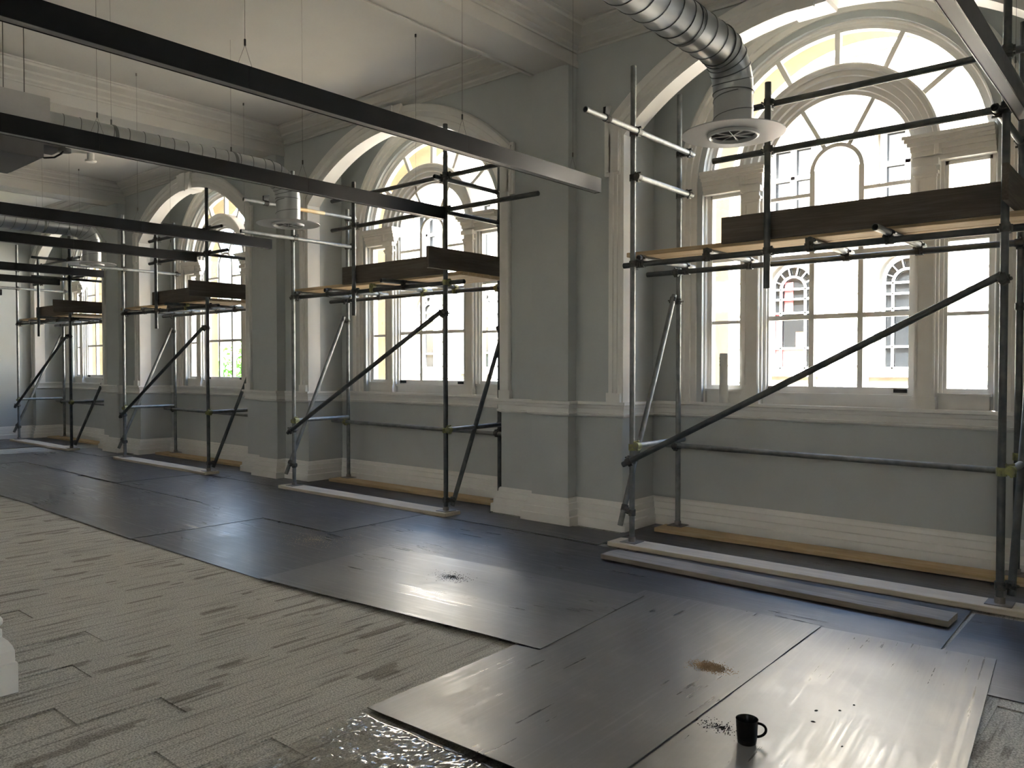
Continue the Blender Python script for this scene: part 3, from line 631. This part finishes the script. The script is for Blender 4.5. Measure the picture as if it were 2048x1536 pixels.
# ================================================================== DUCTS
def duct(k, label, unit_label):
    x = bc(k) + .06; za = 3.55; r = .125; yd = 4.85; R = .24; ys = 2.46; zb = 3.055
    D = empty('spiral_duct', (x, yd, zb)); tag(D, label, 'air duct', 'spiral air ducts with round diffusers')
    inv = Matrix.Translation(Vector((x, yd, zb))).inverted()
    def part(n, m, mt, smooth=True, par=D, a=40):
        o = m.build(n, mt, None, smooth=smooth, angle=a); o.parent = par
        o.matrix_parent_inverse = inv if par is D else Matrix.Identity(4); return o
    nn = 32
    ye = yd - R
    part('straight_duct', MB().tube((x, ys, za), (x, ye, za), r, nn, caps=False), 'duct')
    # helical seam
    pts = []; y = ys + .02; i = 0
    while y < ye - .02:
        a = i * 2 * pi / 28; pts.append((x + (r + .001) * cos(a), y, za + (r + .001) * sin(a))); y += .135 / 28; i += 1
    part('spiral_seam', MB().path_tube(pts, .0035, 5), 'seam')
    el = MB(); rows = []; G = 5
    for j in range(G + 1):
        t = j / G * pi / 2; cyy = ye + R * sin(t); cz = za - R + R * cos(t)
        ax = Vector((0, cos(t), -sin(t))); u = Vector((1, 0, 0)); v = ax.cross(u)
        rows.append([Vector((x, cyy, cz)) + (u * cos(2 * pi * q / nn) + v * sin(2 * pi * q / nn)) * (r + .002) for q in range(nn)])
    el.grid(rows, cv=True); e = part('elbow', el, 'duct', a=60)
    for j in range(G + 1):
        rr = [p + (p - sum(rows[j], Vector()) / nn).normalized() * .002 for p in rows[j]]
        part('elbow_seam', MB().path_tube(rr + [rr[0]], .0032, 5), 'seam')
    part('drop_duct', MB().tube((x, yd, za - R), (x, yd, zb), r, nn, caps=False), 'duct')
    pts = []; z = zb + .02; i = 0
    while z < za - R - .01:
        a = i * 2 * pi / 28; pts.append((x + (r + .001) * cos(a), yd + (r + .001) * sin(a), z)); z += .12 / 28; i += 1
    part('spiral_seam', MB().path_tube(pts, .003, 5), 'seam')
    part('face_plate', MB().lathe([(.0, zb), (.325, zb), (.325, zb - .005), (.165, zb - .005), (.165, zb - .001), (0, zb - .001)], 64, (x, yd)), 'disc')
    dr = part('diffuser_ring', MB().lathe([(.165, zb - .003), (.162, zb - .022), (.150, zb - .026), (.142, zb - .016), (.140, zb - .004)], 48, (x, yd)), 'tubew')
    part('throat', MB().lathe([(.141, zb - .004), (.10, zb - .006), (0.001, zb - .006)], 40, (x, yd)), 'black')
    for q in range(8):
        a = q * pi / 4 + .2; m = MB(); u = Vector((cos(a), sin(a), 0)); v = Vector((-sin(a), cos(a), 0)); cc = Vector((x, yd, zb - .012))
        m.add([cc + v * .002, cc + u * .14 + v * .004, cc + u * .14 - v * .004 + Vector((0, 0, .006)), cc - v * .002, cc + v * .002 - Vector((0, 0, .003)), cc + u * .14 + v * .004 - Vector((0, 0, .003)), cc + u * .14 - v * .004 + Vector((0, 0, .003)), cc - v * .002 - Vector((0, 0, .003))], [(0, 1, 2, 3), (7, 6, 5, 4), (0, 4, 5, 1), (1, 5, 6, 2), (2, 6, 7, 3), (3, 7, 4, 0)])
        part('swirl_blade', m, 'tubew', smooth=False)
    for wy in (3.05, 4.2):
        m = MB(); m.tube((x, wy, za + r), (x, wy, ZC), .0012, 6); m.tube((x, wy, za + r), (x, wy, za + r + .05), .007, 8)
        part('hanger_rod', m, 'wire')
        part('hanger_band', MB().lathe([(r + .001, -.015), (r + .004, -.015), (r + .004, .015), (r + .001, .015)], 40), 'seam').matrix_parent_inverse = inv @ Matrix.Translation((x, wy, za)) @ Matrix.Rotation(pi / 2, 4, 'X')
    # fan coil unit feeding it
    U = empty('fan_coil_unit', (x, 2.38, 3.19)); tag(U, unit_label, 'air unit', 'ceiling fan coil units'); ui = Matrix.Translation((x, 2.38, 3.19)).inverted()
    def up(n, m, mt): o = m.build(n, mt, None); o.parent = U; o.matrix_parent_inverse = ui; return o
    up('casing', MB().box(x - .40, x + .36, .6, 2.38, 3.20, 3.47), 'unit'); up('bottom_panel', MB().box(x - .39, x + .35, .62, 2.0, 3.185, 3.20), 'unit')
    up('grille_frame', MB().box(x - .41, x + .37, 2.02, 2.36, 3.19, 3.203), 'unit'); up('side_rail', MB().box(x + .36, x + .385, .7, 1.9, 3.36, 3.40), 'plenum')
    up('plenum_box', MB().box(x - .30, x + .22, 1.2, 2.48, 3.42, 3.72), 'plenum')
    cb = [(x + .2, 2.38, 3.25), (x + .2, 2.44, 3.235), (x + .21, 2.51, 3.25), (x + .22, 2.56, 3.29), (x + .22, 2.58, 3.32)]
    up('cable', MB().path_tube(cb, .008, 6), 'chip'); up('junction_box', MB().lathe([(.001, 3.31), (.05, 3.31), (.05, 3.34), (.001, 3.34)], 20, (x + .2, 2.59)), 'unit')
    up('bracket', MB().box(x - .1, x + .2, 2.38, 2.60, 3.34, 3.36), 'unit')
    for qx, qy in ((x - .28, .8), (x + .2, .8), (x - .28, 2.3), (x + .2, 2.3)): up('hanger_rod', MB().tube((qx, qy, 3.47 if abs(qx - x) > .31 else 3.7), (qx, qy, ZC), .004, 6), 'wire')
    up('flexible_conduit', MB().path_tube([(x + .1, 2.1, 3.72), (x + .11, 2.09, 3.9), (x + .09, 2.08, 4.3), (x + .09, 2.08, ZC)], .009, 8), 'tubew')
duct(0, 'large spiral duct bending down to a round diffuser before the nearest window', 'fan coil unit out of view above the viewer')
duct(1, 'spiral duct and round diffuser hanging before the pier beside the second window', 'dark fan coil unit hung from the ceiling at the left border')
duct(2, 'small distant spiral duct and diffuser before the third window pier', 'fan coil unit out of view beyond the left border')
sd = empty('smoke_detector', (-12.73, 5.04, ZC)); tag(sd, 'small white round detector on the ceiling below the second light', 'detector')
for n, pr, mt in (('base', [(.001, 0), (.05, 0), (.05, -.10), (.001, -.10)], 'tubew'), ('sensor_head', [(.001, -.10), (.078, -.10), (.082, -.115), (.07, -.13), (.001, -.13)], 'tubew')):
    MB().lathe(pr, 24).build(n, mt, sd, smooth=True)

# ================================================================== COLUMN BASE AT THE LEFT
cx, cyc, hf = -4.70, .836, .48
cl = empty('column', (cx, cyc, 0)); tag(cl, 'white square column with stepped moulded base at the left border', 'column')
def sq(prof):
    m = MB(); rows = [[(h, h, z), (-h, h, z), (-h, -h, z), (h, -h, z)] for h, z in prof]; m.grid(rows, cv=True); m.add(rows[0], [(0, 1, 2, 3)]); m.add(rows[-1], [(3, 2, 1, 0)]); return m
sq([(.48, 0), (.48, .14), (.471, .145)]).build('plinth', 'white', cl)
sq([(.471, .143), (.470, .20), (.462, .225), (.448, .248), (.434, .262), (.43, .266), (.43, .302), (.412, .315)]).build('base_moulding', 'white', cl)
sq([(.41, .312)] + [(.41 + .024 * sin(t * pi / 8), .342 - .028 * cos(t * pi / 8)) for t in range(9)] + [(.40, .372)]).build('torus', 'white', cl)
sq([(.385, .372), (.36, .40), (.36, ZC)]).build('shaft', 'white', cl)

# ================================================================== SMALL THINGS
# mug
mg = empty('mug', (-1.356, 3.06, .0128)); mg.scale = (1.1, 1.1, 1.03); tag(mg, 'black ceramic mug standing on the pale floor sheet', 'mug')
MB().lathe([(.001, 0), (.030, 0), (.034, .004), (.037, .03), (.0405, .094), (.0412, .097), (.0400, .0975), (.0375, .094), (.034, .02), (.030, .010), (.001, .009)], 40).build('body', 'mug', mg, smooth=True)
ha = radians(39)
hp = [(.036 + .034 * sin(t) if 0 < t < pi else .037, .052 + .027 * cos(t)) for t in [pi * i / 14 for i in range(15)]]
hm = MB().path_tube([(a * cos(ha), a * sin(ha), z) for a, z in hp], .0052, 10); hm.build('handle', 'mug', mg, smooth=True)
# white sealant tube on sill
st = empty('sealant_tube', (-3.30, 6.885, 1.212)); tag(st, 'white plastic tube standing upright on the nearest window sill', 'tube')
MB().lathe([(.001, 0), (.042, 0), (.042, .05), (.040, .12), (.040, .445), (.037, .46), (.001, .46)], 24).build('body', 'tubew', st, smooth=True)
m = MB()
for z0, z1 in ((.34, .365), (.375, .392), (.40, .425)): m.grid([[(.0406 * cos(a), .0406 * sin(a), z) for a in [radians(-150 + 4 * i) for i in range(8)]] for z in (z0, z1)])
m.build('printed_mark', 'print', st)
# spills of grit
def spill(loc, r, n, m, label, cat):
    b = MB(); rn = random.Random(int(r * 1000) + n)
    for i in range(n):
        rr = r * abs(rn.gauss(0, .45)); a = rn.uniform(0, 2 * pi); s = rn.uniform(.0012, .0035); x, y = rr * cos(a) * 1.2, rr * sin(a) * .8
        b.add([(x - s, y - s, 0), (x + s, y - s, 0), (x, y + s, 0), (x, y, s * 1.2)], [(0, 2, 1), (0, 1, 3), (1, 2, 3), (2, 0, 3)])
    o = b.build('grit_spill', m); o.location = loc; tag(o, label, cat, kind='stuff')
spill((-1.84, 3.71, .0168), .10, 2600, 'sand', 'small brown sand spill on the floor sheets', 'sand')
spill((-4.05, 4.07, .0213), .16, 420, 'chip', 'dark grit scattered on the pale shining sheet', 'grit')
spill((-5.9, 4.2, .010), .45, 500, 'dust', 'pale sawdust scattered left of the shining sheet', 'dust')
spill((-1.50, 3.12, .0128), .10, 260, 'chip', 'dark grit beside the black mug', 'grit')
for i, (x, y) in enumerate([(-1.25, 3.55), (-1.17, 3.62), (-1.22, 3.43), (-1.14, 3.72), (-1.05, 3.28)]):
    c_ = MB(); n = 6; rr = random.Random(i); c_.lathe([(.001, .004), (.006, .003), (.010, 0)], 6); o = c_.build('debris_chip', 'chip'); o.scale = (rr.uniform(.5, 1.2), rr.uniform(.3, .8), 1); o.rotation_euler.z = rr.uniform(0, 3)
    o.location = (x, y, .0127); tag(o, 'tiny black chip on the sheet under the mug', 'debris', 'black chips on the mug sheet')
# crinkled clear film
nx, ny = 150, 110; rows = []
for i in range(nx + 1):
    r = []
    for j in range(ny + 1):
        u = i / nx; v = j / ny; x = -2.75 + 1.25 * u; y = .95 + 1.36 * v
        x += .05 * noise.noise(Vector((0, v * 4, 3))) * (1 - u); y += .03 * noise.noise(Vector((u * 5, 0, 7))) * v
        h = .5 * noise.noise(Vector((x * 7, y * 7, 0))) + .5
        a = noise.noise(Vector((x * 3, y * 3, 5))) * 3; q = noise.noise(Vector(((x * cos(a) + y * sin(a)) * 30, (y * cos(a) - x * sin(a)) * 75, 2)))
        edge = min(1, 8 * min(u, 1 - v + .0))
        z = .006 + .010 * h + .011 * (1 - abs(q)) ** 3 * (.5 + h)
        r.append((x, y, max(.002, z if v < .93 else .004 + .003 * h)))
    rows.append(r)
f = MB().grid(rows).build('plastic_film', 'film', smooth=True, angle=80); tag(f, 'crinkled clear plastic film lying on the carpet under the floor sheet', 'plastic film')

# ================================================================== OUTSIDE
# stone reveals of our own windows
for i, k in enumerate([0, 1, 2, 3, -1, -2]):
    c = bc(k); m = MB(); hb = 1.24; Y0, Y1 = 7.12, 7.55
    hole = [(c - hb, 1.0)] + arc(c, ZWS, hb, pi, 0, 28) + [(c + hb, 1.0)]
    m.grid([[(x, Y0, z) for x, z in hole], [(x, Y1, z) for x, z in hole]])
    out = [(c - BP / 2, 1.0)] + [(c - BP / 2 + (BP) * t / 28, 5.6) for t in range(29)] + [(c + BP / 2, 1.0)]
    m.grid([[(x, Y1, z) for x, z in hole], [(x, Y1, z) for x, z in out]])
    m.box(c - BP / 2, c + BP / 2, Y0, Y1 + .1, -4, 1.0)
    o = m.build('window_stonework', 'stone'); tag(o, 'tan sandstone reveal outside the ' + bayname[k], 'stonework', kind='structure')
gr = MB().box(-400, 200, 7.66, 400, -4.2, -4.0).build('street', 'asph'); tag(gr, 'pale paved street outside below the windows', 'street', kind='structure')
# opposite building
FY = 17.0
B = empty('opposite_building', (0, FY, -4)); tag(B, 'pale stone building with arched windows seen across the street', 'building'); bi = Matrix.Translation((0, FY, -4)).inverted()
def bp_(n, m, mt, par=None):
    o = m.build(n, mt, None); o.parent = par or B
    o.matrix_parent_inverse = bi if par is None else Matrix.Identity(4); return o
FX0, FX1, FH = -20.6, 14.0, 8.2
wc = [-4.33 - 2.31 * i for i in range(-7, 7)]
mw = MB(); hwn = .55
xs_ = [FX0] + sum([[x - hwn, x + hwn] for x in sorted(wc)], []) + [FX1]
for i in range(0, len(xs_), 2): mw.box(xs_[i], xs_[i + 1], FY, FY + 1, -4, FH)
for x in wc:
    for a, b in ((-4, 1.45), (3.30 + hwn + .02, 4.70), (6.35, FH)): mw.box(x - hwn, x + hwn, FY, FY + 1, a, b)
    ap = arc(x, 3.30, hwn, pi, 0, 14)
    for (xa, za), (xb, zb) in zip(ap[:-1], ap[1:]): mw.add([(xa, FY, za), (xb, FY, zb), (xb, FY, 3.88), (xa, FY, 3.88)], [(0, 1, 2, 3)]); mw.add([(xa, FY, za), (xb, FY, zb), (xb, FY + .4, zb), (xa, FY + .4, za)], [(0, 1, 2, 3)])
bp_('facade', mw, 'joint')
bp_('string_course', MB().box(FX0, FX1, FY - .14, FY, 4.25, 4.45).box(FX0, FX1, FY - .08, FY, 4.12, 4.25), 'fstone')
bp_('cornice', MB().box(FX0 - .2, FX1, FY - .35, FY + 1, FH, FH + .3).box(FX0, FX1, FY - .2, FY, FH - .3, FH), 'fstone')
blk = {}
for i, x in enumerate([q for q in sorted(wc) if -24 < q < 3]):
    xa, xb = x + hwn + .08, x + 2.31 - hwn - .08
    for j in range(9):
        z = .62 + .3725 * j; sp = [(xa, (xa + xb) / 2), ((xa + xb) / 2, xb)] if j % 2 else [(xa, xa + (xb - xa) * .35), (xa + (xb - xa) * .35, xb)]
        for a, b in sp:
            Lb = round(b - a - .045, 3)
            if Lb not in blk:
                h = Lb / 2; q = MB(); q.add([(-h, 0, -.165), (h, 0, -.165), (h, 0, .165), (-h, 0, .165), (-h + .012, -.10, -.158), (h - .012, -.10, -.158), (h - .012, -.10, .15), (-h + .012, -.10, .15)], [(4, 5, 6, 7), (0, 1, 5, 4), (1, 2, 6, 5), (2, 3, 7, 6), (3, 0, 4, 7)])
                o = q.build('stone_block', 'fstone'); blk[Lb] = o.data
            else: o = bpy.data.objects.new('stone_block', blk[Lb]); COL.objects.link(o)
            o.parent = B; o.matrix_parent_inverse = bi; o.location = ((a + b) / 2, FY, z)
for n_, x in enumerate(wc):
    # arched lower window
    aw = bp_('arched_window', sweep_wall(MB(), [(x - .42, 1.5)] + arc(x, 3.30, .42, pi, 0, 18) + [(x + .42, 1.5)], [(0, FY + .2), (.05, FY + .2), (.05, FY + .3), (0, FY + .3)], side=1), 'pane_w')
    m = MB(); sweep_wall(m, [(x - .25, 1.5)] + arc(x, 3.24, .25, pi, 0, 14) + [(x + .25, 1.5)], [(0, FY + .2), (.04, FY + .2), (.04, FY + .26), (0, FY + .26)], side=1)
    for z in (1.52, 1.95, 2.72, 3.02, 3.24): m.box(x - .42, x + .42, FY + .2, FY + .26, z - .02, z + .02)
    for a in (20, 48, 76, 104, 132, 160):
        d = Vector((cos(radians(a)), sin(radians(a)))); p = Vector((-d.y, d.x)) * .009
        m.prism([(x + d.x * .28 + p.x, 3.27 + d.y * .28 + p.y), (x + d.x * .43 + p.x, 3.28 + d.y * .43 + p.y), (x + d.x * .43 - p.x, 3.28 + d.y * .43 - p.y), (x + d.x * .28 - p.x, 3.27 + d.y * .28 - p.y)], FY + .2, FY + .25)
    o = bp_('window_bars', m, 'pane_w', aw)
    bp_('window_glass', MB().prism([(x - .44, 1.5)] + arc(x, 3.30, .44, pi, 0, 16) + [(x + .44, 1.5)], FY + .29, FY + .31), 'dkglass', aw)
    m = MB(); sweep_wall(m, [(x - .55, 1.45)] + arc(x, 3.30, .55, pi, 0, 18) + [(x + .55, 1.45)], [(0, FY + .02), (0, FY - .05), (.14, FY - .08), (.2, FY - .03), (.2, FY + .02)], side=1)
    bp_('stone_arch', m, 'fstone')
    bp_('stone_sill', MB().box(x - .7, x + .7, FY - .15, FY + .3, 1.34, 1.48), 'fstone')
    if n_ == 8:
        bp_('red_poster', MB().box(x - .24, x + .24, FY + .275, FY + .285, 1.54, 1.94).box(x - .40, x - .29, FY + .275, FY + .285, 1.54, 2.7).box(x - .2, x - .02, FY + .275, FY + .285, 2.75, 3.4), 'red', aw)
        bp_('orange_poster', MB().box(x + .05, x + .23, FY + .272, FY + .28, 1.7, 2.3), 'orange', aw)
    # upper window
    uw = bp_('upper_window', MB().box(x - .5, x - .42, FY + .1, FY + .3, 4.7, 6.35).box(x + .42, x + .5, FY + .1, FY + .3, 4.7, 6.35).box(x - .05, x + .05, FY + .15, FY + .25, 4.7, 6.3).box(x - .5, x + .5, FY + .15, FY + .25, 5.6, 5.68).box(x - .5, x + .5, FY + .1, FY + .3, 6.27, 6.35), 'pane_w')
    bp_('window_glass', MB().box(x - .46, x + .46, FY + .26, FY + .28, 4.7, 6.3), 'dkglass', uw)
    bp_('stone_lintel', MB().box(x - .7, x + .7, FY - .12, FY, 6.35, 6.6), 'fstone')
# street tree
T_ = empty('street_tree', (-20.4, 12.2, -4)); tag(T_, 'green leafy street tree seen through the third window', 'tree')
MB().path_tube([(0, 0, 0), (.05, 0, 1.5), (0, .05, 3), (.05, 0, 4.6)], .12, 8).build('trunk', 'bark', T_)
rn = random.Random(5); b = MB()
for i in range(5200):
    u = Vector((rn.gauss(0, 1), rn.gauss(0, 1), rn.gauss(0, 1))).normalized() * (rn.random() ** .4)
    p = Vector((u.x * 1.5, u.y * 1.5, 4.85 + u.z * 1.35)); p += Vector((noise.noise(p * 1.3), noise.noise(p * 1.3 + Vector((9, 0, 0))), 0)) * .3
    d = Vector((rn.uniform(-1, 1), rn.uniform(-1, 1), rn.uniform(-1, 1))).normalized(); e = d.orthogonal().normalized(); s = rn.uniform(.06, .11)
    b.add([p, p + d * s + e * s * .5, p + d * s * 2, p + d * s - e * s * .5], [(0, 1, 2, 3)])
o = b.build('foliage', 'leaf', T_); o['kind'] = 'stuff'
